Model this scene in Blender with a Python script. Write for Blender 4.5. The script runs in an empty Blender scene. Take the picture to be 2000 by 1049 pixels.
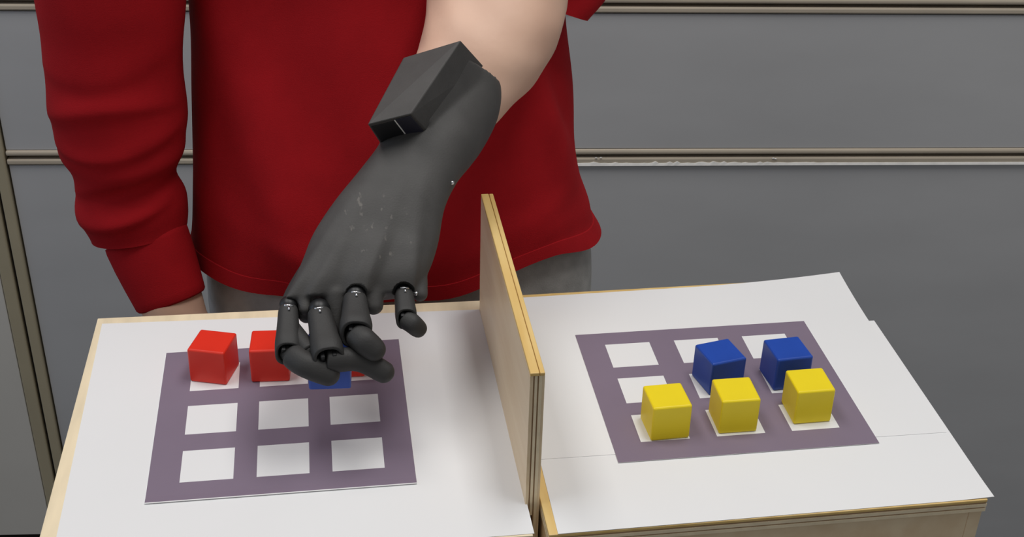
import bpy, bmesh, math, random
from mathutils import Vector as V, Matrix
C = bpy.context.scene.collection
random.seed(4)
MM = 0.001

# ---------------------------------------------------------------- camera, world, lights, exposure
cam_d = bpy.data.cameras.new('camera'); cam = bpy.data.objects.new('camera', cam_d); C.objects.link(cam)
cam.location = (0.0341, -0.6533, 0.4865)
cam.rotation_euler = tuple(math.radians(a) for a in (59.385, -1.395, -8.247))
cam_d.sensor_width = 36; cam_d.lens = 46.006; cam_d.clip_start = 0.02
bpy.context.scene.camera = cam

wd = bpy.data.worlds.new('room_light'); bpy.context.scene.world = wd; wd.use_nodes = True
wd.node_tree.nodes['Background'].inputs[0].default_value = (0.97, 0.98, 1.0, 1)
wd.node_tree.nodes['Background'].inputs[1].default_value = 0.26

def ceiling_lamp(loc, size, power, col=(1, 0.985, 0.965)):
    d = bpy.data.lights.new('ceiling_lamp', 'AREA'); d.shape = 'RECTANGLE'
    d.size, d.size_y = size; d.energy = power; d.color = col
    o = bpy.data.objects.new('ceiling_lamp', d); C.objects.link(o); o.location = loc
ceiling_lamp((-0.50, 0.15, 1.75), (0.45, 1.0), 11.5)
ceiling_lamp((0.55, 0.00, 1.75), (0.45, 1.0), 14.6)
# unseen cool fill light, added at the far left to tint the wall bluish
fill_d = bpy.data.lights.new('cool_fill_left', 'AREA'); fill_d.shape = 'RECTANGLE'; fill_d.size = 1.2; fill_d.size_y = 1.0; fill_d.energy = 5.5; fill_d.color = (0.55, 0.72, 1.0)
fill_o = bpy.data.objects.new('cool_fill_left', fill_d); C.objects.link(fill_o); fill_o.location = (-2.1, 0.1, 0.75); fill_o.rotation_euler = (math.radians(90), 0, math.radians(-78))
vs = bpy.context.scene.view_settings
vs.view_transform = 'Standard'; vs.look = 'None'; vs.gamma = 1; vs.use_curve_mapping = False
vs.exposure = 0.0

# ---------------------------------------------------------------- materials
def srgb(r, g, b):
    f = lambda c: (c/255/12.92) if c/255 <= 0.04045 else ((c/255+0.055)/1.055)**2.4
    return (f(r), f(g), f(b), 1)
def mat(name, col, rough=0.6, metal=0.0, var=0.06, scale=40.0, bump=0.0, bscale=300.0, stretch=(1, 1, 1), spec=0.5, col2=None, sheen=0.0):
    m = bpy.data.materials.new(name); m.use_nodes = True
    nt = m.node_tree; N = nt.nodes; L = nt.links; p = N['Principled BSDF']
    p.inputs['Roughness'].default_value = rough; p.inputs['Metallic'].default_value = metal
    p.inputs['Specular IOR Level'].default_value = spec
    if sheen: p.inputs['Sheen Weight'].default_value = sheen
    tc = N.new('ShaderNodeTexCoord'); mp = N.new('ShaderNodeMapping'); mp.inputs['Scale'].default_value = stretch
    L.new(tc.outputs['Object'], mp.inputs['Vector'])
    nz = N.new('ShaderNodeTexNoise'); nz.inputs['Scale'].default_value = scale; nz.inputs['Detail'].default_value = 4
    L.new(mp.outputs[0], nz.inputs['Vector'])
    rp = N.new('ShaderNodeValToRGB')
    c2 = col2 or tuple(c*(1-var) for c in col[:3])+(1,)
    c1 = col if col2 else tuple(min(1, c*(1+var)) for c in col[:3])+(1,)
    rp.color_ramp.elements[0].color = c2; rp.color_ramp.elements[1].color = c1
    rp.color_ramp.elements[0].position = 0.3; rp.color_ramp.elements[1].position = 0.7
    L.new(nz.outputs['Fac'], rp.inputs[0]); L.new(rp.outputs[0], p.inputs['Base Color'])
    if bump:
        n2 = N.new('ShaderNodeTexNoise'); n2.inputs['Scale'].default_value = bscale; n2.inputs['Detail'].default_value = 3
        L.new(mp.outputs[0], n2.inputs['Vector'])
        b = N.new('ShaderNodeBump'); b.inputs['Strength'].default_value = bump; b.inputs['Distance'].default_value = 0.001
        L.new(n2.outputs['Fac'], b.inputs['Height']); L.new(b.outputs[0], p.inputs['Normal'])
    return m
M = dict(
    paper=mat('paper', (0.80, 0.80, 0.80, 1), 0.85, var=0.015, scale=8),
    purple=mat('purple_print', (0.205, 0.158, 0.215, 1), 0.7, var=0.05, scale=14),
    wood=mat('birch_face', (0.83, 0.67, 0.45, 1), 0.45, col2=(0.75, 0.57, 0.36, 1), scale=9, stretch=(8, 0.7, 8), bump=0.06, bscale=60),
    wood_dark=mat('birch_dark_ply', (0.34, 0.22, 0.12, 1), 0.7, scale=30, var=0.15),
    wood_edge=mat('birch_edge', (0.80, 0.58, 0.24, 1), 0.5, col2=(0.70, 0.46, 0.15, 1), scale=12, stretch=(8, 1.2, 8)),
    wood_pale=mat('birch_pale_ply', (0.84, 0.71, 0.49, 1), 0.55, scale=20, stretch=(6, 1, 6), var=0.08),
    red=mat('red_paint', (0.78, 0.030, 0.012, 1), 0.42, var=0.05, bump=0.03, bscale=120),
    blue=mat('blue_paint', (0.012, 0.066, 0.40, 1), 0.36, var=0.08, bump=0.03, bscale=120),
    yellow=mat('yellow_paint', (0.90, 0.70, 0.008, 1), 0.42, var=0.03, bump=0.03, bscale=120),
    nylon=mat('dark_nylon', (0.066, 0.063, 0.060, 1), 0.62, var=0.10, scale=60, bump=0.12, bscale=900, spec=0.4),
    nylon_shaded=mat('shaded_finger_nylon', (0.034, 0.033, 0.032, 1), 0.6, var=0.10, scale=60, bump=0.12, bscale=900, spec=0.4),  # hand nylon darkened: the fingers' shade is put into this colour
    black=mat('black_plastic', (0.010, 0.010, 0.011, 1), 0.45, var=0.1),
    navy=mat('dark_blue_plastic', (0.022, 0.021, 0.035, 1), 0.35, var=0.1),
    steel=mat('steel', (0.75, 0.75, 0.76, 1), 0.25, metal=1.0, var=0.04),
    skin=mat('skin', srgb(222, 184, 160), 0.55, col2=srgb(212, 170, 146), scale=18, bump=0.10, bscale=220),
    shirt=mat('red_fleece', (0.360, 0.0080, 0.0125, 1), 0.9, var=0.08, scale=30, bump=0.25, bscale=1400, spec=0.15),
    trousers=mat('grey_cotton', (0.42, 0.415, 0.40, 1), 0.9, var=0.14, scale=70, bump=0.3, bscale=900, spec=0.2),
    panel=mat('grey_panel', (0.485, 0.485, 0.488, 1), 0.55, var=0.04, scale=4, bump=0.04, bscale=500, stretch=(1, 1, 3)),
    panel_warm=mat('warm_grey_panel', (0.62, 0.595, 0.545, 1), 0.55, var=0.04, scale=4),
    beige=mat('beige_edging', (0.50, 0.43, 0.335, 1), 0.45, var=0.05, scale=12),
    olive=mat('olive_edging', (0.42, 0.365, 0.25, 1), 0.5, var=0.05, scale=12),
    gap=mat('dark_gap', (0.012, 0.008, 0.005, 1), 0.8),
    chip=mat('chipped_white_edge', (0.88, 0.86, 0.82, 1), 0.7, var=0.08, scale=60),
    floor=mat('dark_floor', (0.03, 0.03, 0.032, 1), 0.6, var=0.2, scale=6),
    hair=mat('brown_hair', (0.05, 0.03, 0.018, 1), 0.6, var=0.3, scale=90),
    eye=mat('eye_white', (0.7, 0.68, 0.65, 1), 0.2), iris=mat('iris', (0.05, 0.035, 0.02, 1), 0.2),
    lip=mat('lip', (0.45, 0.18, 0.15, 1), 0.5), shoe=mat('dark_shoe', (0.03, 0.03, 0.035, 1), 0.6),
    table=mat('table_top', (0.25, 0.24, 0.23, 1), 0.5), table_metal=mat('table_steel', (0.12, 0.12, 0.125, 1), 0.4, metal=0.6),
)

def worn(base):
    """the same dark nylon with a few pale scuffs on the back of the hand"""
    m = base.copy(); m.name = 'scuffed_dark_nylon'; N = m.node_tree.nodes; L = m.node_tree.links; p = N['Principled BSDF']
    src = p.inputs['Base Color'].links[0].from_socket; tc = N.new('ShaderNodeTexCoord')
    mp = N.new('ShaderNodeMapping'); mp.inputs['Scale'].default_value = (1, 0.55, 0.55); L.new(tc.outputs['Object'], mp.inputs[0])
    nz = N.new('ShaderNodeTexNoise'); nz.inputs['Scale'].default_value = 330; nz.inputs['Detail'].default_value = 5; L.new(mp.outputs[0], nz.inputs['Vector'])
    nl = N.new('ShaderNodeTexNoise'); nl.inputs['Scale'].default_value = 45; L.new(tc.outputs['Object'], nl.inputs['Vector'])
    d = N.new('ShaderNodeVectorMath'); d.operation = 'DISTANCE'; d.inputs[1].default_value = (0.0, 0.022, 0.058); L.new(tc.outputs['Object'], d.inputs[0])
    fall = N.new('ShaderNodeMapRange'); fall.inputs[1].default_value = 0.012; fall.inputs[2].default_value = 0.042; fall.inputs[3].default_value = 0.06; fall.inputs[4].default_value = -0.14
    L.new(d.outputs['Value'], fall.inputs[0])
    a = N.new('ShaderNodeMath'); a.operation = 'ADD'; L.new(nz.outputs['Fac'], a.inputs[0]); L.new(fall.outputs[0], a.inputs[1])
    l2 = N.new('ShaderNodeMath'); l2.operation = 'MULTIPLY_ADD'; l2.inputs[1].default_value = 0.35; l2.inputs[2].default_value = -0.17
    L.new(nl.outputs['Fac'], l2.inputs[0]); b = N.new('ShaderNodeMath'); b.operation = 'ADD'; L.new(a.outputs[0], b.inputs[0]); L.new(l2.outputs[0], b.inputs[1])
    r = N.new('ShaderNodeMapRange'); r.inputs[1].default_value = 0.66; r.inputs[2].default_value = 0.78; r.inputs[4].default_value = 0.75; L.new(b.outputs[0], r.inputs[0])
    mx = N.new('ShaderNodeMix'); mx.data_type = 'RGBA'; L.new(r.outputs[0], mx.inputs[0]); L.new(src, mx.inputs[6]); mx.inputs[7].default_value = (0.17, 0.155, 0.14, 1)
    L.new(mx.outputs[2], p.inputs['Base Color']); return m
M['nylon_worn'] = worn(M['nylon'])

# ---------------------------------------------------------------- helpers
def link(name, me, m, parent=None, smooth=False):
    o = bpy.data.objects.new(name, me); C.objects.link(o)
    for mm in (m if isinstance(m, (list, tuple)) else [m]):
        if mm: me.materials.append(mm)
    if parent: o.parent = parent; o.matrix_parent_inverse = parent.matrix_world.inverted() if False else Matrix.Identity(4)
    if smooth:
        me.polygons.foreach_set('use_smooth', [True]*len(me.polygons))
    return o
def crisp(o, deg):
    o.data.set_sharp_from_angle(angle=math.radians(deg)); return o
def mesh(verts, faces, name='m'):
    me = bpy.data.meshes.new(name); me.from_pydata([tuple(v) for v in verts], [], faces); me.update(); return me
def fin(bm, name='m'):
    me = bpy.data.meshes.new(name); bmesh.ops.recalc_face_normals(bm, faces=bm.faces); bm.to_mesh(me); bm.free(); return me
def tag(o, label=None, cat=None, group=None, kind=None):
    if label: o['label'] = label
    if cat: o['category'] = cat
    if group: o['group'] = group
    if kind: o['kind'] = kind
    return o
def empty(name, loc):
    o = bpy.data.objects.new(name, None); C.objects.link(o); o.location = V(loc)*MM; o.empty_display_size = 0.02
    bpy.context.view_layer.update(); return o
def box_bm(x0, x1, y0, y1, z0, z1, bev=0.0, seg=2, org=(0, 0, 0)):
    bm = bmesh.new(); bmesh.ops.create_cube(bm, size=1)
    for v in bm.verts:
        v.co = V((x0+(v.co.x+.5)*(x1-x0)-org[0], y0+(v.co.y+.5)*(y1-y0)-org[1], z0+(v.co.z+.5)*(z1-z0)-org[2]))*MM
    if bev: bmesh.ops.bevel(bm, geom=bm.edges[:], offset=bev*MM, segments=seg, affect='EDGES', profile=0.5)
    return bm
def box(name, m, parent, x0, x1, y0, y1, z0, z1, bev=0.0, org=(0, 0, 0)):
    return link(name, fin(box_bm(x0, x1, y0, y1, z0, z1, bev, 2, org)), m, parent)
def cr(p0, p1, p2, p3, t):
    return 0.5*((2*p1)+(p2-p0)*t+(2*p0-5*p1+4*p2-p3)*t*t+(3*p1-p0-3*p2+p3)*t**3)
def resample(secs, k):
    """secs: list of (centre, a, b, exponent); Catmull-Rom resampled with k steps per span"""
    out = []; n = len(secs)
    for i in range(n-1):
        q = [secs[max(0, min(n-1, i+j))] for j in (-1, 0, 1, 2)]
        for s in range(k):
            t = s/k
            out.append(tuple(cr(q[0][c], q[1][c], q[2][c], q[3][c], t) for c in range(4)))
    out.append(tuple(secs[-1]))
    return out
def ring_pts(sec, n, disp=None, ti=0):
    c, a, b, e = sec; pts = []
    for i in range(n):
        th = 2*math.pi*i/n; ct, st = math.cos(th), math.sin(th)
        p = a*math.copysign(abs(ct)**(2/e), ct)+b*math.copysign(abs(st)**(2/e), st)
        if disp:
            d = disp(th, ti, c+p, p.normalized()); p = p+p.normalized()*d
        pts.append(c+p)
    return pts
def skin_rings(rings, cap=(True, True), org=V((0, 0, 0))):
    n = len(rings[0]); vs_ = []; fs = []
    for r in rings: vs_ += [(p-org)*MM for p in r]
    for k in range(len(rings)-1):
        for i in range(n):
            j = (i+1) % n; fs.append((k*n+i, k*n+j, (k+1)*n+j, (k+1)*n+i))
    for which, k in ((0, 0), (1, len(rings)-1)):
        if cap[which]:
            c = sum((V(p) for p in rings[k]), V())/n; vs_.append((c-org)*MM); ci = len(vs_)-1
            for i in range(n):
                j = (i+1) % n
                fs.append((ci, k*n+j, k*n+i) if which == 0 else (ci, k*n+i, k*n+j))
    bm = bmesh.new(); bv = [bm.verts.new(v) for v in vs_]
    for f in fs: bm.faces.new([bv[i] for i in f])
    bmesh.ops.recalc_face_normals(bm, faces=bm.faces)
    return bm
def loft(secs, n=24, k=5, cap=(True, True), disp=None, org=V((0, 0, 0))):
    rs = resample(secs, k); m_ = max(1, len(rs)-1)
    return skin_rings([ring_pts(s, n, disp, i/m_) for i, s in enumerate(rs)], cap, org)
def frame(d, up=V((0, 0, 1))):
    d = d.normalized(); s = d.cross(up)
    if s.length < 1e-4: s = d.cross(V((0, 1, 0)))
    s.normalize(); return s, s.cross(d).normalized()
def tube_secs(pts, rads, flat=1.0, up=V((0, 0, 1)), e=2.0):
    out = []
    for i, p in enumerate(pts):
        d = (pts[min(i+1, len(pts)-1)]-pts[max(i-1, 0)])
        s, u = frame(d, up); out.append((p, s*rads[i], u*rads[i]*flat, e))
    return out
def capsule_secs(p0, p1, r0, r1, flat=1.0, up=V((0, 0, 1)), e=2.0, extra=()):
    """rounded-end taper"""
    d = (p1-p0); L = d.length; d.normalize(); pts, rr = [], []
    for a in (0, 25, 50, 70, 90):
        pts.append(p0-d*r0*math.cos(math.radians(a))*0.98); rr.append(max(0.3, r0*math.sin(math.radians(a))))
    for t, r in extra: pts.append(p0+d*L*t); rr.append(r)
    for a in (90, 70, 50, 25, 0):
        pts.append(p1+d*r1*math.cos(math.radians(a))*0.98); rr.append(max(0.3, r1*math.sin(math.radians(a))))
    s, u = frame(p1-p0, up)
    return [(p, s*r, u*r*flat, e) for p, r in zip(pts, rr)]
def joined(bms):
    out = bmesh.new()
    for b in bms:
        t = bpy.data.meshes.new('t'); b.to_mesh(t); b.free(); out.from_mesh(t); bpy.data.meshes.remove(t)
    return out
def fuse(bms, voxel, smooth=4, cut=None):
    """voxel-fuse closed shapes into one continuous surface, optionally hollow out cutters; returns a mesh"""
    def tmp(bm):
        me = bpy.data.meshes.new('t'); bm.to_mesh(me); bm.free()
        o = bpy.data.objects.new('t', me); C.objects.link(o); return o
    o = tmp(joined(bms)); kill = [o]
    md = o.modifiers.new('r', 'REMESH'); md.mode = 'VOXEL'; md.voxel_size = voxel*MM
    md = o.modifiers.new('s', 'SMOOTH'); md.iterations = smooth; md.factor = 0.5
    for c in (cut or []):
        co = tmp(c); kill.append(co)
        md = o.modifiers.new('b', 'BOOLEAN'); md.operation = 'DIFFERENCE'; md.object = co; md.solver = 'EXACT'
    bpy.context.view_layer.update()
    me = bpy.data.meshes.new_from_object(o.evaluated_get(bpy.context.evaluated_depsgraph_get()))
    for k_ in kill:
        m_ = k_.data; bpy.data.objects.remove(k_); bpy.data.meshes.remove(m_)
    return me
def ball_bm(c, r):
    bm = bmesh.new(); bmesh.ops.create_uvsphere(bm, u_segments=16, v_segments=10, radius=r*MM)
    for v in bm.verts: v.co += V(c)*MM
    return bm
def rod_bm(p0, p1, r, n=14):
    return loft(tube_secs([p0, p1], [r, r]), n, 1)

# ================================================================ SETTING: wall of grey panels, floor
Y0 = 850; YAW = math.radians(-5)
wall = empty('wall_back', (0, Y0, 0)); wall.rotation_euler.z = YAW; tag(wall, kind='structure')
def wbox(name, m, u0, u1, z0, z1, d0, d1, bev=0.0):      # wall-local box: u along the wall, d = distance towards the room
    return box(name, m, wall, u0, u1, -d1, -d0, z0, z1, bev)
WL, WR = -353.5, 1500
ZF = -915
wbox('backing_board', M['gap'], -1100, WR, ZF, 700, -30, 0)
def seam(zt):                                            # zt = top of the upper beige strip
    wbox('edge_strip', M['beige'], WL, WR, zt-7.0, zt, 1, 18, 2.5)
    wbox('edge_strip', M['beige'], WL, WR, zt-18.8, zt-11.4, 1, 18, 2.0)
S1, S2 = -217.6, -20.2
for s in (S1, S2, S2+187, S2+374): seam(s)
wbox('wall_panel', M['panel'], WL+1, WR, S1+0.4, S2-20.5, 1, 15, 0.8)
wbox('wall_panel', M['panel'], WL+1, WR, S2+0.4, S2+187-20.5, 1, 15, 0.8)
wbox('wall_panel', M['panel'], WL+1, WR, S2+187.4, S2+374-20.5, 1, 15, 0.8)
wbox('wall_panel', M['panel'], WL+1, WR, ZF+1, S1-20.5, 1, 15, 0.8)
# chipped white edge along the lower panel, ragged at its middle
vs_, fs = [], []
n = 260
for i in range(n+1):
    u = 300+i*(WR-300)/n
    ru = math.exp(-((u-500)/120)**2)+0.35*math.exp(-((u-330)/60)**2)
    h = 2.7+ru*max(0, random.gauss(0.6, 1.5))
    vs_ += [(u*MM, -0.0196, (S1-21.4)*MM), (u*MM, -0.0188, (S1-21.2+h)*MM), (u*MM, -0.015, (S1-21.2)*MM), (u*MM, -0.015, (S1-21.2+h)*MM)]
    if i:
        a = 4*(i-1); b = 4*i
        fs += [(a, b, b+1, a+1), (a+1, b+1, b+3, a+3), (a+2, b+2, b, a)]
link('chipped_edge', mesh(vs_, fs), M['chip'], wall)
for u, dz in ((372, -11), (378, -10.6), (598, -12.2), (601, -13)):
    link('paint_chip', fin(loft(tube_secs([V((u-1.5, -18.3, S1+dz)), V((u, -18.8, S1+dz+.6)), V((u+1.8, -18.2, S1+dz-.3))], [.3, .8, .3]), 8, 2)), M['chip'], wall)
# vertical post at the left end of the panels, and the warm panel beyond it
post = empty('trim_1', (0, Y0, 0)); post.rotation_euler.z = YAW; tag(post, kind='structure')
def pbox(name, m, u0, u1, z0, z1, d0, d1, bev=0.0): return box(name, m, post, u0, u1, -d1, -d0, z0, z1, bev)
pbox('post_strip', M['olive'], -368.5, -355.0, ZF, 700, 1, 19, 2.0)
pbox('post_strip', M['gap'], -373.0, -368.5, ZF, 700, 1, 12)
pbox('post_strip', M['olive'], -388.5, -372.0, ZF, 700, 1, 20, 2.0)
pbox('post_panel', M['panel_warm'], -900, -389.0, -832, 700, 1, 19, 1.0)
fl = box('floor', M['floor'], None, -2500, 2500, -2200, 1000, ZF-20, ZF); tag(fl, kind='structure')

# ================================================================ TABLE under the boxes (narrower than they are)
ZT = -86
tb = empty('table', (137, 10, ZF)); tag(tb, 'narrow grey table under the two wooden boxes', 'table')
OT = (137, 10, ZF)
box('table_top', M['table'], tb, -90, 360, -70, 95, ZT-22, ZT, 2, OT)
for x in (-75, 330):
    for y in (-55, 65): box('leg', M['table_metal'], tb, x, x+18, y, y+18, ZF, ZT-22, 1, OT)

# ================================================================ BOXES
def plywood_box(name, label, x0, x1, y0, y1, t_top, rim_mat, rot=0.0):
    """upturned plywood box: base panel of plies on top, four side boards below"""
    cx, cy = (x0+x1)/2, (y0+y1)/2; o = empty(name, (cx, cy, ZT)); o.rotation_euler.z = rot
    tag(o, label, 'box', 'wooden test boxes')
    O = (cx, cy, ZT)
    plies = [('wood_pale', 0, 2.2), ('wood_dark', 2.2, 3.2), ('wood_pale', 3.2, 5.4), ('wood_dark', 5.4, 6.4), ('wood_pale', 6.4, t_top)]
    for i, (m, a, b) in enumerate(plies):
        ins = 0.0 if m != 'wood_dark' else 0.5
        box('ply', M[rim_mat] if i == 0 else M[m], o, x0+ins, x1-ins, y0+ins, y1-ins, -b, -a, 0.5 if i == 0 else 0, O)
    zb = ZT+0.3
    box('side_board', M['wood'], o, x0+1, x0+9, y0+1, y1-1, zb, -t_top, 0.6, O)
    box('side_board', M['wood'], o, x1-9, x1-1, y0+1, y1-1, zb, -t_top, 0.6, O)
    box('side_board', M['wood'], o, x0+9, x1-9, y0+1, y0+9, zb, -t_top, 0.6, O)
    box('side_board', M['wood'], o, x0+9, x1-9, y1-9, y1-1, zb, -t_top, 0.6, O)
    return o
lbox = plywood_box('wooden_box', 'pale plywood box left of the partition, white paper covering its top', -127, 136.5, -122, 120, 8.6, 'wood_pale', math.radians(-1.0))
rbox = plywood_box('wooden_box', 'plywood box right of the partition with layered front edge and white sheets on top', 143.0, 397, -125, 122, 8.6, 'wood_edge')
# partition
pt = empty('partition', (137.5, 6, ZT)); tag(pt, 'upright plywood partition board standing between the two boxes', 'partition')
pt.rotation_euler.z = math.radians(0.15)
OP = (137.5, 6, ZT)
PZ = 90
px = [133.6, 135.4, 136.2, 137.7, 138.5, 140.3, 141.6]
for i in range(6):
    dark = i in (1, 3)
    y0p = -99 + (0.6 if dark else 0)
    face = i in (0, 5)
    box('ply', M['wood_dark'] if dark else M['wood' if face else 'wood_pale'], pt, px[i], px[i+1], y0p, 106, (-8.0 if px[i] < 136.5 else -60), PZ-2.2, 0.15, OP)
box('edge_band', M['wood_edge'], pt, 133.6, 138.6, -99.3, 106.2, PZ-2.2, PZ, 0.5, OP)
box('edge_band', M['wood_edge'], pt, 138.9, 141.6, -99.3, 106.2, PZ-2.2, PZ-0.1, 0.5, OP)

# ================================================================ PAPER
def sheet(name, label, cat, x0, x1, y0, y1, z, t, hz=None, nx=24, ny=24, m=None, group=None, corners=None):
    """thin sheet with thickness, height function hz(u,v) for curl; corners = 4 xy points override (bl, br, tr, tl)"""
    cs = corners or [(x0, y0), (x1, y0), (x1, y1), (x0, y1)]
    top, bot = [], []
    cx = sum(c[0] for c in cs)/4; cy = sum(c[1] for c in cs)/4
    for j in range(ny+1):
        for i in range(nx+1):
            u, v = i/nx, j/ny
            x = (1-u)*(1-v)*cs[0][0]+u*(1-v)*cs[1][0]+u*v*cs[2][0]+(1-u)*v*cs[3][0]
            y = (1-u)*(1-v)*cs[0][1]+u*(1-v)*cs[1][1]+u*v*cs[2][1]+(1-u)*v*cs[3][1]
            h = hz(u, v) if hz else 0
            top.append(((x-cx)*MM, (y-cy)*MM, (t+h)*MM)); bot.append(((x-cx)*MM, (y-cy)*MM, h*MM))
    W = nx+1; K = W*(ny+1); fs = []
    for j in range(ny):
        for i in range(nx):
            a = j*W+i; fs.append((a, a+1, a+1+W, a+W)); fs.append((K+a, K+a+W, K+a+1+W, K+a+1))
    for i in range(nx):
        fs.append((K+i, K+i+1, i+1, i)); a = ny*W+i; fs.append((a, a+1, K+a+1, K+a))
    for j in range(ny):
        a = j*W; fs.append((a, a+W, K+a+W, K+a)); a = j*W+nx; fs.append((K+a, K+a+W, a+W, a))
    o = link(name, mesh(top+bot, fs), m or M['paper'], None, False); o.location = (cx*MM, cy*MM, z*MM)
    return tag(o, label, cat, group)
sheet('paper_sheet', 'large white paper sheet covering the left box under the purple grid', 'paper', 0, 0, 0, 0, 0.1, 0.25,
      corners=[(-119.5, -122.0), (135.2, -123.0), (133.2, 105.5), (-121.0, 114.5)])
sheet('paper_sheet', 'white paper sheet lying lowest on the right box, reaching its front edge', 'paper', 0, 0, 0, 0, 0.1, 0.3,
      corners=[(148.0, -125.0), (401, -124.0), (403.2, 62.5), (149.0, 62.0)], hz=lambda u, v: 0.6*max(0, u-.93)/.07*max(0, .1-v)/.1)
sheet('paper_sheet', 'white paper sheet on top at the back of the right box, far corner curling up', 'paper', 0, 0, 0, 0, 0.45, 0.25,
      corners=[(143.5, -61.0), (399.4, -63.5), (398.6, 120.0), (142.5, 117.0)],
      hz=lambda u, v: 5.0*max(0, (u-.55)/.45)**2*max(0, (v-.55)/.45)**2)

def grid_card(name, label, xs, ys, z, t, pos, rot, margin=0.0, curl=0.0, group=None):
    """printed card: purple ground with 3 x 3 white windows; xs/ys = break lines (outer, cells..., outer)"""
    X = sorted(xs); Yl = sorted(ys)
    sub = lambda Ls: sorted(set(Ls+[Ls[i]+(Ls[i+1]-Ls[i])*f for i in range(len(Ls)-1) for f in (1/3, 2/3)]))
    GX, GY = sub(X), sub(Yl)
    if margin: GY = [GY[0]-margin]+GY
    isw = lambda x, y: any(X[a] < x < X[a+1] for a in (1, 3, 5)) and any(Yl[b] < y < Yl[b+1] for b in (1, 3, 5))
    hz = lambda y: curl*max(0, 1-(y-GY[0])/9)**2
    vt = [(x*MM, y*MM, (t+hz(y))*MM) for y in GY for x in GX]; vb = [(x*MM, y*MM, hz(y)*MM) for y in GY for x in GX]
    W = len(GX); K = len(vt); fs, mi = [], []
    for j in range(len(GY)-1):
        for i in range(W-1):
            a = j*W+i; cxm, cym = (GX[i]+GX[i+1])/2, (GY[j]+GY[j+1])/2
            fs.append((a, a+1, a+1+W, a+W)); mi.append(1 if (isw(cxm, cym) or cym < Yl[0]) else 0)
            fs.append((K+a, K+a+W, K+a+1+W, K+a+1)); mi.append(1)
    for i in range(W-1):
        fs.append((K+i, K+i+1, i+1, i)); mi.append(1); a = (len(GY)-1)*W+i; fs.append((a, a+1, K+a+1, K+a)); mi.append(1)
    for j in range(len(GY)-1):
        a = j*W; fs.append((a, a+W, K+a+W, K+a)); mi.append(1); a = j*W+W-1; fs.append((K+a, K+a+W, a+W, a)); mi.append(1)
    me = mesh(vt+vb, fs); o = link(name, me, [M['purple'], M['paper']])
    me.polygons.foreach_set('material_index', mi)
    o.location = V((pos[0], pos[1], z))*MM; o.rotation_euler.z = rot
    return tag(o, label, 'card', group)
def breaks(s, p, lo, hi): return [-lo, -p-s/2, -p+s/2, -s/2, s/2, p-s/2, p+s/2, hi]
grid_card('grid_card', 'purple printed card with nine white squares on the left box under the hand', breaks(29.9, 43.0, 75.6, 75.2), breaks(28.5, 44.1, 74.2, 74.2),
          0.4, 0.25, (0, 0), 0, margin=0.8, curl=0.6, group='printed grid cards')
grid_card('grid_card', 'purple printed card with white squares on the right box, holding blue and yellow cubes', breaks(30.2, 47.1, 79.8, 80.7), breaks(26.6, 38.9, 69.6, 66.0),
          0.85, 0.2, (273.1, 0), 0.002, group='printed grid cards')

# ================================================================ CUBES
def cube(label, m, x, y, z, rot, tilt=(0, 0), s=24.0):
    bm = box_bm(-s/2, s/2, -s/2, s/2, 0, s, 1.3, 3)
    for v in bm.verts:      # slightly uneven hand-cut block
        v.co += V((math.sin(v.co.y*140+x), math.sin(v.co.z*150+y), 0))*0.00018
    o = link('toy_cube', fin(bm), m); o.location = V((x, y, z))*MM
    o.rotation_euler = (math.radians(tilt[0]), math.radians(tilt[1]), math.radians(rot))
    return tag(o, label, 'cube', 'wooden cubes')
ZL, ZR = 0.66, 1.06
cube('red cube turned slightly, standing at the far left on the left card', M['red'], -43.2, 48.5, ZL, -17)
cube('red cube standing between the other two red cubes, left of the hand', M['red'], -7.5, 46.0, ZL, -3)
cube('red cube mostly hidden behind the black fingers', M['red'], 39.5, 45.5, ZL, -3)
cube('blue cube gripped by the black prosthetic fingers', M['blue'], 29.8, -28.5, 45.4, -3)
cube('yellow cube on the front left square of the right card', M['yellow'], 228.4, -40.0, ZR, 2)
cube('yellow cube between the two other yellow cubes on the right card', M['yellow'], 271.5, -38.2, ZR, 0)
cube('yellow cube on the front right square of the right card', M['yellow'], 319.8, -34.0, ZR, 1)
cube('blue cube standing behind the middle yellow cube', M['blue'], 273.5, 2.5, ZR, 12)
cube('blue cube standing behind the right yellow cube', M['blue'], 317.5, 1.5, ZR, 4)

# ================================================================ PERSON
CAMV = V((34.1, -653.3, 486.5))
def pair_secs(pairs, thk, e=2.2, tilt=None):
    """sections from left/right outline points; half-thickness towards the viewer side"""
    out = []; n = len(pairs)
    mid = [(V(p[0])+V(p[1]))/2 for p in pairs]
    for i, p in enumerate(pairs):
        a = (V(p[1])-V(p[0]))/2; ax = mid[min(i+1, n-1)]-mid[max(i-1, 0)]
        b = a.cross(ax).normalized()
        if b.dot(V((0.1, -0.85, 0.5))) < 0: b = -b
        out.append((mid[i], a, b*(thk[i] if isinstance(thk, (list, tuple)) else thk), e))
    return out
person = empty('person', (88, 275, ZF))
tag(person, 'person in red sweatshirt and grey trousers standing behind the boxes, reaching with a prosthetic hand', 'person')
PO = V((88, 275, ZF))
def LZ(z): return z if z > -200 else -200+(z+200)*(ZF+200)/(-846+200)
def H(z, cx, a, cy, b, e=2.3): z = LZ(z); return (V((cx, cy, z)), V((a, 0, 0)), V((0, -b, 0)), e)
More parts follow.
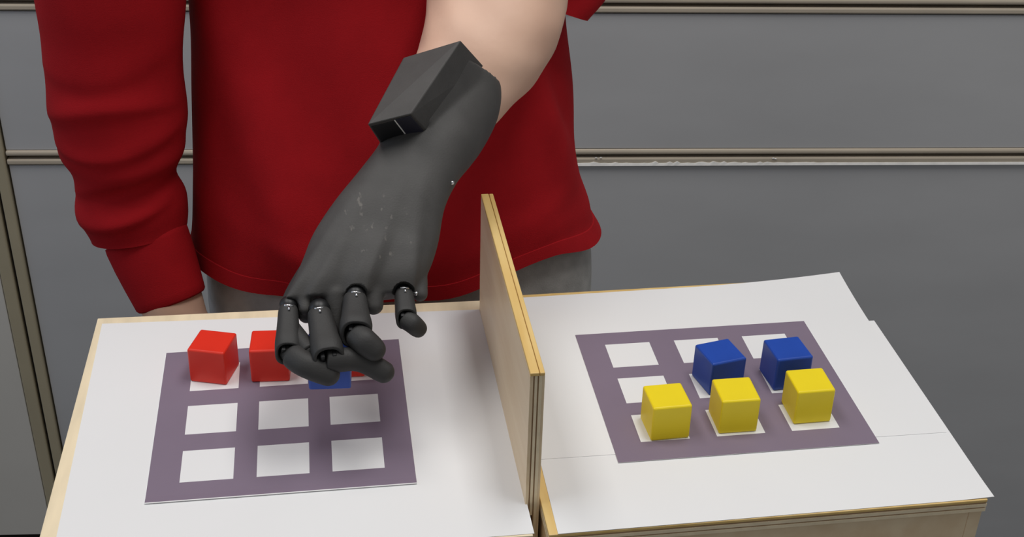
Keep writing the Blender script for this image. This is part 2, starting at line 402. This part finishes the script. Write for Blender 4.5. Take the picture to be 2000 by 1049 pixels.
# --- body: one continuous surface
parts = []
parts.append(loft([H(-90, 88, 140, 272, 88), H(0, 84, 135, 276, 85), H(120, 78, 122, 284, 82), H(200, 78, 118, 298, 72), H(260, 78, 125, 303, 72), H(380, 78, 140, 306, 74), H(460, 78, 146, 308, 66), H(500, 78, 95, 308, 58), H(520, 78, 56, 305, 54), H(580, 78, 52, 296, 54)], 32, 4))
parts.append(loft([H(555, 78, 40, 286, 50), H(572, 78, 50, 284, 66), H(610, 78, 62, 284, 84), H(660, 78, 71, 288, 93), H(710, 78, 75, 290, 97), H(760, 78, 70, 292, 92), H(795, 78, 48, 294, 64), H(808, 78, 14, 294, 20)], 28, 4))
parts.append(loft([H(640, 78, 12, 195, 10), H(655, 78, 12, 190, 14), H(690, 78, 8, 198, 10)], 12, 3))           # nose
for s in (-1, 1):
    parts.append(loft([H(640, 78+s*74, 5, 292, 10), H(665, 78+s*78, 6, 294, 18), H(690, 78+s*78, 6, 298, 16), H(700, 78+s*74, 4, 298, 8)], 12, 3))   # ears
    x = 84+s*72
    parts.append(loft([H(-60, x, 68, 274, 84), H(-200, x+s*6, 66, 274, 76), H(-420, x+s*8, 46, 268, 52), H(-480, x+s*8, 48, 266, 52), H(-600, x+s*8, 42, 276, 48), H(-770, x+s*8, 30, 276, 32), H(-830, x+s*8, 32, 270, 40)], 20, 3))
    parts.append(loft([(V((x+s*8, 300, ZF+28)), V((30, 0, 0)), V((0, 0, 22)), 2.2), (V((x+s*9, 240, ZF+28)), V((36, 0, 0)), V((0, 0, 22)), 2.2), (V((x+s*12, 160, ZF+18)), V((40, 0, 0)), V((0, 0, 12)), 2.2), (V((x+s*12, 120, ZF+14)), V((22, 0, 0)), V((0, 0, 7)), 2.2)], 16, 3))
# right arm hanging, wrist below the cuff, relaxed hand behind the box
parts.append(loft(tube_secs([V(p) for p in ((-60, 306, 455), (-98, 262, 330), (-108, 240, 190), (-109, 238, 60), (-99, 224, -10), (-88, 209, -40), (-82, 202, -62))], [46, 42, 38, 32, 26, 24, 22]), 20, 4))
parts.append(loft([(V((-82, 203, -55)), V((24, -4, 0)), V((0, -13, 0)), 2.3), (V((-80, 199, -80)), V((34, -6, 0)), V((0, -15, 0)), 2.4), (V((-79, 197, -120)), V((37, -6, 0)), V((0, -13, 0)), 2.5), (V((-79, 196, -142)), V((36, -5, 0)), V((0, -11, 0)), 2.5)], 18, 3))
for i, (dx, L) in enumerate(((-29, 58), (-10, 72), (10, 78), (29, 70))):
    b0 = V((-79+dx, 196-dx*0.15, -136)); 
    parts.append(loft(tube_secs([b0, b0+V((dx*.05, -4, -L*.45)), b0+V((dx*.08, 4, -L*.78)), b0+V((dx*.08, 14, -L)), b0+V((dx*.08, 17, -L-4))], [8.5, 8.5, 7.5, 6.5, 3]), 12, 3))
parts.append(loft(tube_secs([V((-58, 196, -78)), V((-44, 188, -98)), V((-38, 184, -122)), V((-38, 184, -142)), V((-39, 185, -148))], [13, 11, 9.5, 8, 3]), 12, 3))
# left arm: bare forearm coming forward into the socket, upper arm up to the shoulder
FA = [([80.4, 122.3, 153.6], [139.4, 105.4, 141.1]), ([88.0, 139.3, 163.1], [144.7, 115.2, 139.3]), ([97.4, 156.0, 174.3], [159.9, 128.7, 146.2]),
      ([103.0, 174.3, 185.2], [179.4, 146.6, 159.7]), ([106.9, 195.1, 195.8], [195.1, 169.9, 177.3]), ([112, 218.0, 209.5], [203.8, 195.5, 196.8]), ([120, 243.8, 226.6], [210.2, 224.7, 219.8])]
fs_ = pair_secs(FA, [25, 27, 32, 36, 39, 40, 42])
P0 = fs_[0]; fs_ = [(V((103, 98, 140)), P0[1]*0.5, P0[2]*0.5, 2.2), (V((105, 104, 144)), P0[1]*0.72, P0[2]*0.75, 2.2)]+fs_
fs_ += [(V((186, 262, 262)), V((44, -14, 0)), V((0, -20, 38)), 2.1), (V((200, 292, 330)), V((46, 0, 0)), V((0, -44, 6)), 2.1), (V((208, 305, 400)), V((46, 0, 0)), V((0, -48, 0)), 2.1), (V((180, 306, 460)), V((44, 0, 0)), V((0, -46, 0)), 2.1)]
def arm_disp(th, t, p, nn):
    w = (p.x*0.45+p.z*0.80-p.y*0.20)                    # soft creases near the elbow, faint tendons
    return 0.7*math.sin(p.y*0.13+p.x*0.08)*math.sin(p.z*0.1)-0.9*math.exp(-((p.x-165-0.3*(p.z-165))/2.2)**2)*math.exp(-((p.z-168)/14)**2)-0.7*math.exp(-((p.x-158-0.3*(p.z-165))/2.0)**2)*math.exp(-((p.z-160)/10)**2)+0.5*math.sin(w*0.35)
parts.append(loft(fs_, 36, 5, disp=arm_disp))
for b in parts: bmesh.ops.translate(b, verts=b.verts, vec=-PO*MM)
body = link('body', fuse(parts, 3.4, 6), M['skin'], person, True)
# face and hair
for s in (-1, 1):
    e = link('eye', fin(ball_bm(V((78+s*31, 207, 680))-PO, 12)), M['eye'], person, True)
    link('iris', fin(ball_bm(V((78+s*31, 200, 679))-PO, 6)), M['iris'], e, True)
    link('eyebrow', fin(loft(tube_secs([V((78+s*14, 196, 702)), V((78+s*32, 199, 707)), V((78+s*48, 212, 700))], [2, 3.2, 1.5]), 8, 3, org=PO)), M['hair'], person, True)
link('mouth', fin(loft(tube_secs([V((56, 206, 616)), V((70, 199, 618)), V((78, 198, 616)), V((86, 199, 618)), V((100, 206, 616))], [1, 4, 4.5, 4, 1]), 10, 3, org=PO)), M['lip'], person, True)
link('hair', fin(loft([H(640, 78, 60, 330, 64), H(690, 78, 78, 318, 82), H(730, 78, 82, 300, 98), H(770, 78, 78, 298, 98), H(805, 78, 56, 298, 72), H(820, 78, 16, 298, 22)], 28, 4, org=PO)), M['hair'], person, True)
# --- trousers
tr = [loft([H(10, 87, 142, 275, 92), H(-40, 90, 155, 270, 97), H(-110, 90, 156, 270, 99), H(-180, 88, 148, 272, 96), H(-215, 88, 140, 272, 88)], 40, 4)]
for s in (-1, 1):
    x = 84+s*74
    tr.append(loft([H(-120, x, 74, 272, 96), H(-220, x+s*4, 76, 272, 90), H(-440, x+s*8, 62, 268, 70), H(-640, x+s*8, 56, 272, 64), H(-815, x+s*8, 54, 268, 66)], 24, 4))
for b in tr: bmesh.ops.translate(b, verts=b.verts, vec=-PO*MM)
link('trousers', fuse(tr, 5, 6), M['trousers'], person, True)
for s in (-1, 1):
    x = 84+s*84
    link('shoe', fin(loft([(V((x, 322, ZF+24)), V((28, 0, 0)), V((0, 0, 23)), 2.6), (V((x, 280, ZF+30)), V((42, 0, 0)), V((0, 0, 29)), 2.6), (V((x+s*4, 200, ZF+24)), V((46, 0, 0)), V((0, 0, 23)), 2.6), (V((x+s*4, 120, ZF+19)), V((46, 0, 0)), V((0, 0, 18)), 2.6), (V((x+s*4, 94, ZF+16)), V((26, 0, 0)), V((0, 0, 12)), 2.6)], 20, 4, org=PO)), M['shoe'], person, True)
# --- sweatshirt
def G(x, c, w): return math.exp(-((x-c)/w)**2)
def torso_disp(th, t, p, nn=None):
    d = 0.0
    fx = (p.x-88)/165                                   # -1 .. 1 across the front
    front = max(0.0, math.sin(th))
    # long soft folds falling from the raised arm to the hem, and pulls at the left side
    d += 3.2*front*math.sin((p.x*0.030+p.z*0.012)*2.0+0.6)*(0.4+0.6*G(p.z, 40, 160))
    L1 = 222-0.38*(p.z-65)
    d += 7*front*G(p.x-(L1-15), 0, 11)*G(p.z, 80, 60)-6*front*G(p.x-L1, 0, 6)*G(p.z, 85, 38)
    L2 = -16-0.35*(p.z-40)
    d += 4.5*front*G(p.x-(L2+24), 0, 20)-4.5*front*G(p.x-(L2-10), 0, 17)
    d += 3.5*front*G(p.z-(20+0.30*(p.x-190)), 0, 14)*G(p.x, 205, 45)
    d += 2.5*front*G(p.z-(8-0.25*(p.x-20)), 0, 12)*G(p.x, 10, 50)
    d += 1.6*math.sin(th*9+p.z*0.02)*G(p.z, -10, 40)
    return d
TS = [H(-27, 87.5, 162, 270, 105, 2.2), H(-14, 85, 157, 270.5, 104.5), H(2, 84, 154, 271, 104), H(25, 81, 149.5, 273, 103), H(50, 80.5, 147, 275, 102), H(100, 81, 144, 281, 98), H(150, 79.5, 139, 288, 94), H(200, 78, 138, 296, 92),
      H(290, 78, 148, 302, 98), H(380, 78, 165, 306, 98), H(450, 78, 170, 308, 84), H(490, 78, 140, 309, 72), H(515, 78, 80, 308, 64), H(535, 78, 64, 303, 60)]
inner = [(c, a*0.965, b*0.965, e) for c, a, b, e in reversed(resample(TS[:5], 4))]
rs = inner+resample(TS, 8)
def lift(pts):
    """the hem rides up towards the raised arm"""
    for p in pts:
        k = min(1, max(0, (p.x-105)/95)); q = min(1, max(0, (p.y-262)/40)); g = max(0, 1-(p.z+27)/70)
        e = min(1, max(0, (p.x-200)/45))
        p.z += 19*k*k*(3-2*k)*(1-0.68*e*e*(3-2*e))*g; p.x -= 9*k*q*q*(3-2*q)*g
    return pts
rings = []
for i, s in enumerate(rs):
    t = i/len(rs); rings.append(lift(ring_pts(s, 150, torso_disp, t)))
sh = [skin_rings(rings, (False, False), PO)]
CUFT = (V((-101.5, 225, 2)), V((-87, 208, -42)))
def sleeve_disp(th, t, p, nn):
    """soft slanting folds on the side facing the room, gathering above the cuff"""
    f = max(0.0, nn.dot(V((-0.15, -0.95, 0.2))))
    x = (p.x+108)/46; d = 0.0
    for zc, amp, sl, cv, w0, w1 in ((146, 2.5, 8, 9, 16, 7), (117, 4.6, 3, -10, 12, 5), (88, 4.4, 8, 9, 10, 5), (60, 5.0, 14, -8, 12, 5), (34, 4.2, 15, 4, 9, 5)):
        q = p.z-(zc+sl*x+cv*(x*x-0.4))              # steep underside, gentle upper side
        d += amp*math.exp(-(q/(w0 if q > 0 else w1))**2)
    return (d-1.6)*f**1.2+2.2*G(p.z-12*x, 5, 8)*(0.4+0.6*f)
SL = [V(p) for p in ((-50, 306, 470), (-90, 270, 350), (-103, 246, 250), (-106, 239, 183), (-110, 238, 132), (-110.5, 237, 92), (-112, 237, 69), (-111, 236, 35), (-107, 231, 6))]
rsl = resample(tube_secs(SL, [60, 56, 52, 50, 47, 46.5, 43.5, 39.5, 35]), 14)
cufd = (CUFT[1]-CUFT[0]).normalized()
sh.append(skin_rings([ring_pts(s, 72, sleeve_disp if 28 < i else None, i/len(rsl)) for i, s in enumerate(rsl)], (True, True), PO))
# left sleeve pushed up over the elbow
SLL = [V(p) for p in ((180, 306, 470), (208, 305, 400), (208, 292, 320), (206, 272, 260), (203, 262, 210), (188, 252, 170))]
rs2 = resample(tube_secs(SLL, [58, 56, 56, 54, 51, 45]), 8)
sh.append(skin_rings([ring_pts(s, 48, (lambda th, t, p, nn: 2.5*math.sin(p.z*0.12+2*math.sin(th)))) for s in rs2], (True, True), PO))
shirt = crisp(link('sweatshirt', fin(joined(sh)), M['shirt'], person, True), 50)
# hem band and cuff of the sweatshirt
hb = []
for z, off in ((-27.6, -0.8), (-27.4, 0.5), (-21, 0.6), (-15.2, 0.6), (-14.9, -0.4)):
    f = (z+27)/13; c = TS[0]; c2 = TS[1]
    s = (c[0].lerp(c2[0], f), c[1].lerp(c2[1], f), c[2].lerp(c2[2], f), 2.3)
    hb.append(lift(ring_pts(s, 150, lambda th, t, p, nn, off=off: torso_disp(th, t, p)+off)))
crisp(link('hem_band', fin(skin_rings(hb, (False, False), PO)), M['shirt'], shirt, True), 35)
s_, u_ = frame(cufd, V((0.25, 1, 0.05)))
cs_ = []
for t, r in ((-0.10, 27), (-0.06, 31.5), (0.02, 31.8), (0.3, 31), (0.6, 29.5), (0.85, 28), (0.97, 27.3), (1.0, 26.2), (0.99, 23.5), (0.8, 22.5)):
    c = CUFT[0].lerp(CUFT[1], t)
    cs_.append((c, s_*r, u_*r*0.86, 2.1))
cuff_tilt = V((0.35, 0, 0))
link('cuff', fin(skin_rings([ring_pts(s, 56, lambda th, t, p, nn: 0.25*math.sin(th*28)) for s in cs_], (True, False), PO)), M['shirt'], shirt, True)

# ================================================================ PROSTHETIC HAND
def hexa(hv, bev, org):
    bm = bmesh.new(); b = [bm.verts.new((v-org)*MM) for v in hv]
    for f in ((0, 1, 2, 3), (4, 7, 6, 5), (0, 4, 5, 1), (1, 5, 6, 2), (2, 6, 7, 3), (3, 7, 4, 0)): bm.faces.new([b[i] for i in f])
    bmesh.ops.recalc_face_normals(bm, faces=bm.faces)
    if bev: bmesh.ops.bevel(bm, geom=bm.edges[:], offset=bev*MM, segments=3, affect='EDGES', profile=0.5)
    return bm
HB = V((60, 0, 60))
ph = empty('prosthetic_hand', HB)
tag(ph, 'matt black prosthetic hand with wrist socket and jointed fingers gripping a blue cube', 'prosthesis')
SOC = [([86.6, 136.8, 165.7], [150.6, 128.1, 148.6]), ([75.7, 115.8, 151.3], [143.9, 109.5, 143.3]), ([68.7, 93.5, 141.6], [134.1, 89.9, 139.4])]
PAL = [([65.4, 77.6, 135.9], [124.4, 72.7, 135.6]), ([52.6, 61.3, 128.9], [112.6, 57.6, 126.8]), ([36.9, 44.1, 119.5], [103.0, 40.2, 116.8]), ([24.0, 28.9, 108.4], [97.5, 22.6, 103.6]),
       ([16.8, 14.9, 98.8], [92.7, 10.0, 97.1]), ([9.8, 1.3, 90.0], [87.2, 0.2, 91.0]), ([5.5, -6.5, 85.0], [82.1, -5.5, 84.0])]
secs = pair_secs(SOC+PAL, [32, 31, 27, 23, 20, 18, 17, 15.5, 13, 9.5], 2.5)
c0, a0, b0, e0 = secs[0]
secs[0] = (c0, a0, V((117.5, 105.5, 186.5))-c0, 2.1)          # rim leans up the forearm on its upper side
KN = dict(index=V((8.2, -9, 84.5)), middle=V((25.5, -15.5, 84.8)), ring=V((46.6, -10.5, 90.4)), pinky=V((74.0, -4, 87.2)))
US = dict(index=-0.86, middle=-0.45, ring=0.07, pinky=0.80)
def hand_disp(th, t, p, nn):
    k = max(0.0, (t-0.42)/0.58)
    if k <= 0 or math.sin(th) < 0: return 0.0
    u = math.cos(th); d = 0.0
    for ui in US.values(): d += G(u, ui*(0.45+0.55*k), 0.17)
    return (d-0.45)*8.5*k**1.6*math.sin(th)**0.5
outer = resample(secs, 9)
inn = [(c, a*0.88, b*0.88, e) for c, a, b, e in reversed(resample(secs[:4], 6))]
m_ = len(outer)-1
rings = [ring_pts(s, 64) for s in inn]+[ring_pts(s, 64, hand_disp, i/m_) for i, s in enumerate(outer)]
hp = [skin_rings(rings, (True, True), HB)]
axis = (V((44, -6, 84))-V((70, 35, 118))).normalized()
side = V((1, 0, 0))
dn = V((0, -0.55, -0.83))
for nm, r, l in (('index', 6.2, 7), ('middle', 7.4, 15), ('ring', 7.0, 8), ('pinky', 5.6, 3)):
    k = KN[nm]                                          # rounded fork lobes either side of each knuckle
    hp.append(loft(capsule_secs(k+V((9.5, 9, 4)), k+V((9.8, -1, -l)), r, r*0.85), 14, 2, org=HB))
    if nm in ('middle', 'ring'): hp.append(loft(capsule_secs(k+V((-8.5, 10, 5)), k+V((-8.2, 2, -1)), 4.5, 3.6), 14, 2, org=HB))
hp.append(hexa([V((114, 96, 196)), V((95, 104, 188)), V((70, 62, 165)), V((86, 62, 171)), V((141, 110, 172)), V((100, 130, 160)), V((80, 84, 140)), V((107, 72, 149))], 0, HB))
cuts = [ball_bm(KN[nm]+V((0, -6.0, 1.5))-HB, r) for nm, r in (('index', 6.6), ('middle', 7.2), ('ring', 7.6), ('pinky', 6.8))]
link('hand_shell', fuse(hp, 1.25, 5, cuts), M['nylon_worn'], ph, True)
# control housing on the forearm: wedge block with a dark end
T = [V((118.3, 95.3, 201.2)), V((83.9, 103.5, 187.9)), V((58.7, 54.5, 166.2)), V((84.4, 52.1, 173.1))]
Bq = [V((135, 113, 177)), V((86, 130, 160)), V((68.5, 74, 141)), V((97.5, 70, 149.5))]
hv = T+Bq
hs = link('control_housing', fin(hexa(hv, 1.0, HB)), M['nylon'], ph)
C2, D2, D3, C3 = T[2], T[3], Bq[3], Bq[2]
nrm = (D2-C2).cross(C3-C2).normalized()
if nrm.dot(V((0, -1, 0))) < 0: nrm = -nrm
def endq(s, t): return (C2.lerp(D2, s)).lerp(C3.lerp(D3, s), t)
def panel(name, s0, s1, t0, t1, m, th):
    q = [endq(s0, t0), endq(s1, t0), endq(s1, t1), endq(s0, t1)]
    link(name, fin(hexa([p+nrm*th for p in q]+[p-nrm*1.0 for p in q], 0.15, HB)), m, hs)
panel('end_panel', 0.05, 0.57, 0.10, 0.93, M['black'], 0.5)
panel('end_divider', 0.575, 0.605, 0.08, 0.93, M['chip'], 0.3)
panel('end_panel', 0.61, 0.96, 0.06, 0.93, M['navy'], 0.5)
# side latch of the socket: flat strip along the outer edge
for p, nrm_ in (((139.3, 110.4, 149), (0.55, -0.7, 0.25)), ((108.3, 48.4, 128.6), (0.7, -0.6, 0.2)), ((81.5, -8, 86.5), (0.8, -0.6, 0))):
    p = V(p); d = V(nrm_).normalized()
    tag(link('screw', fin(loft(tube_secs([p-d*2.5, p+d*0.3, p+d*0.9], [1.3, 1.3, 0.7]), 12, 2, org=HB)), M['steel'], ph, True), 'small silver screw')
# fingers
def finger(nm, K, Pj, Tps, r0, r1, r2, up):
    """proximal segment with an open fork at its end, black hinge block inside, curled distal segment behind it"""
    d = (Pj-K).normalized(); s, u = frame(d, up)
    if u.dot(up) < 0: u = -u; s = -s
    st = [(-0.12, r0*0.35, 0), (-0.08, r0*0.7, 0), (0.0, r0*0.92, 0), (0.22, r0, 0), (0.5, (r0+r1)/2, 0), (0.75, r1*1.02, .5), (0.93, r1, 2.2), (1.0, r1*0.95, 3.2), (0.995, r1*0.76, 3.0), (0.82, r1*0.70, 1), (0.62, r1*0.5, 0)]
    sc = [(K.lerp(Pj, t), s*r, u*r*0.92-d*o, 2.6) for t, r, o in st]
    f = link('finger', fin(loft(sc, 28, 3, org=HB)), M['nylon_shaded'], ph, True)
    Tps = [V(t) for t in Tps]; S0 = Pj-d*2.5-u*2.5
    pts = [S0-(Tps[0]-S0).normalized()*1.5, S0]+[V(t) for t in Tps]
    sec = []
    pl_ = [pts[0]]+[pts[1].lerp(pts[2], .25)]+pts[2:]
    e = (pts[-1]-pts[-2]).normalized()
    pl_ = [pts[0], pts[0].lerp(pts[2], .18), pts[0].lerp(pts[2], .4)]+pts[2:]+[pts[-1]+e*r2*0.55, pts[-1]+e*r2*0.85, pts[-1]+e*r2*0.98]
    rr = [r1*0.62, r1*0.72, r2*1.08]+[r2*1.06]*(len(pts)-3)+[r2*0.98, r2*0.80, r2*0.48, r2*0.1]
    link('distal_segment', fin(loft(tube_secs(pl_, rr, 0.95, up, 2.2), 24, 4, org=HB)), M['nylon_shaded'], f, True)
    hb_ = [box_bm(-w0, w0, -r1*.55, r1*.62, -r1*.5, r1*.42, .6) for w0 in (1.0,)]
    hm = bmesh.new(); hm.free()
    R_ = Matrix((s, d, u)).transposed().to_4x4()
    blk = []
    for sx in (-1, 1):
        q = box_bm(sx*r1*.36-1.25, sx*r1*.36+1.25, -6.5, -0.6, -r1*.5, r1*.40, .5)
        bmesh.ops.transform(q, matrix=Matrix.Translation((Pj-HB)*MM) @ R_, verts=q.verts); blk.append(q)
    for q in hb_: q.free()
    link('hinge', fin(joined(blk)), M['black'], f)  # hinge blocks; their black also stands in for the shadow inside the fork
    tag(link('knuckle_pin', fin(joined([rod_bm(K-d*0.5+u*r0*0.75-s*2.6-HB, K-d*0.5+u*r0*0.75+s*2.6-HB, 0.9), rod_bm(K+d*0.5+u*r0*0.9-HB, K+d*3.5+u*r0*0.97-HB, 0.6)])), M['steel'], f, True), 'silver knuckle pin and cord')
    return f
CU = V((0.1, -0.85, 0.5))
finger('index', V((7.8, -12.5, 82.5)), V((7.0, -38.9, 70.6)), ((17.4, -46.2, 67.2), (28.5, -47.6, 61.4)), 6.0, 7.2, 6.9, CU)
finger('middle', V((25.4, -19.0, 82.6)), V((29.6, -48.9, 71.2)), ((47.0, -42.5, 66.0), (59.5, -45.5, 59.0)), 7.4, 9.0, 6.4, CU)
finger('ring', V((45.8, -14.0, 88.8)), V((45.2, -38.1, 80.2)), ((49.8, -41.5, 77.5), (54.5, -43.5, 73.5)), 7.2, 9.0, 7.0, CU)
finger('pinky', V((74.2, -7.0, 86.6)), V((74.3, -25.0, 80.0)), ((77.5, -25.5, 77.4), (80.8, -24.4, 73.0)), 5.6, 6.0, 5.4, CU)
for nm, r in (('index', 5.6), ('middle', 6.4), ('ring', 6.4), ('pinky', 5.2)):
    link('knuckle_shade_fill', fin(ball_bm(KN[nm]+V((0, 0.5, -1.0))-HB, r)), M['black'], ph, True)  # added black balls plug the knuckle cavities and imitate their shade
# thumb below the palm, pressing the far side of the cube
th_ = link('thumb', fin(loft(tube_secs([V((30, 22, 96)), V((20, 10, 90)), V((10, -3, 82)), V((7.5, -17, 76.5))], [9, 8, 6.2, 5.6]), 20, 4, org=HB)), M['nylon_shaded'], ph, True)
link('distal_segment', fin(loft(capsule_secs(V((7.5, -18, 76)), V((18.5, -38.5, 71.8)), 5.6, 5.2), 18, 2, org=HB)), M['nylon_shaded'], th_, True)
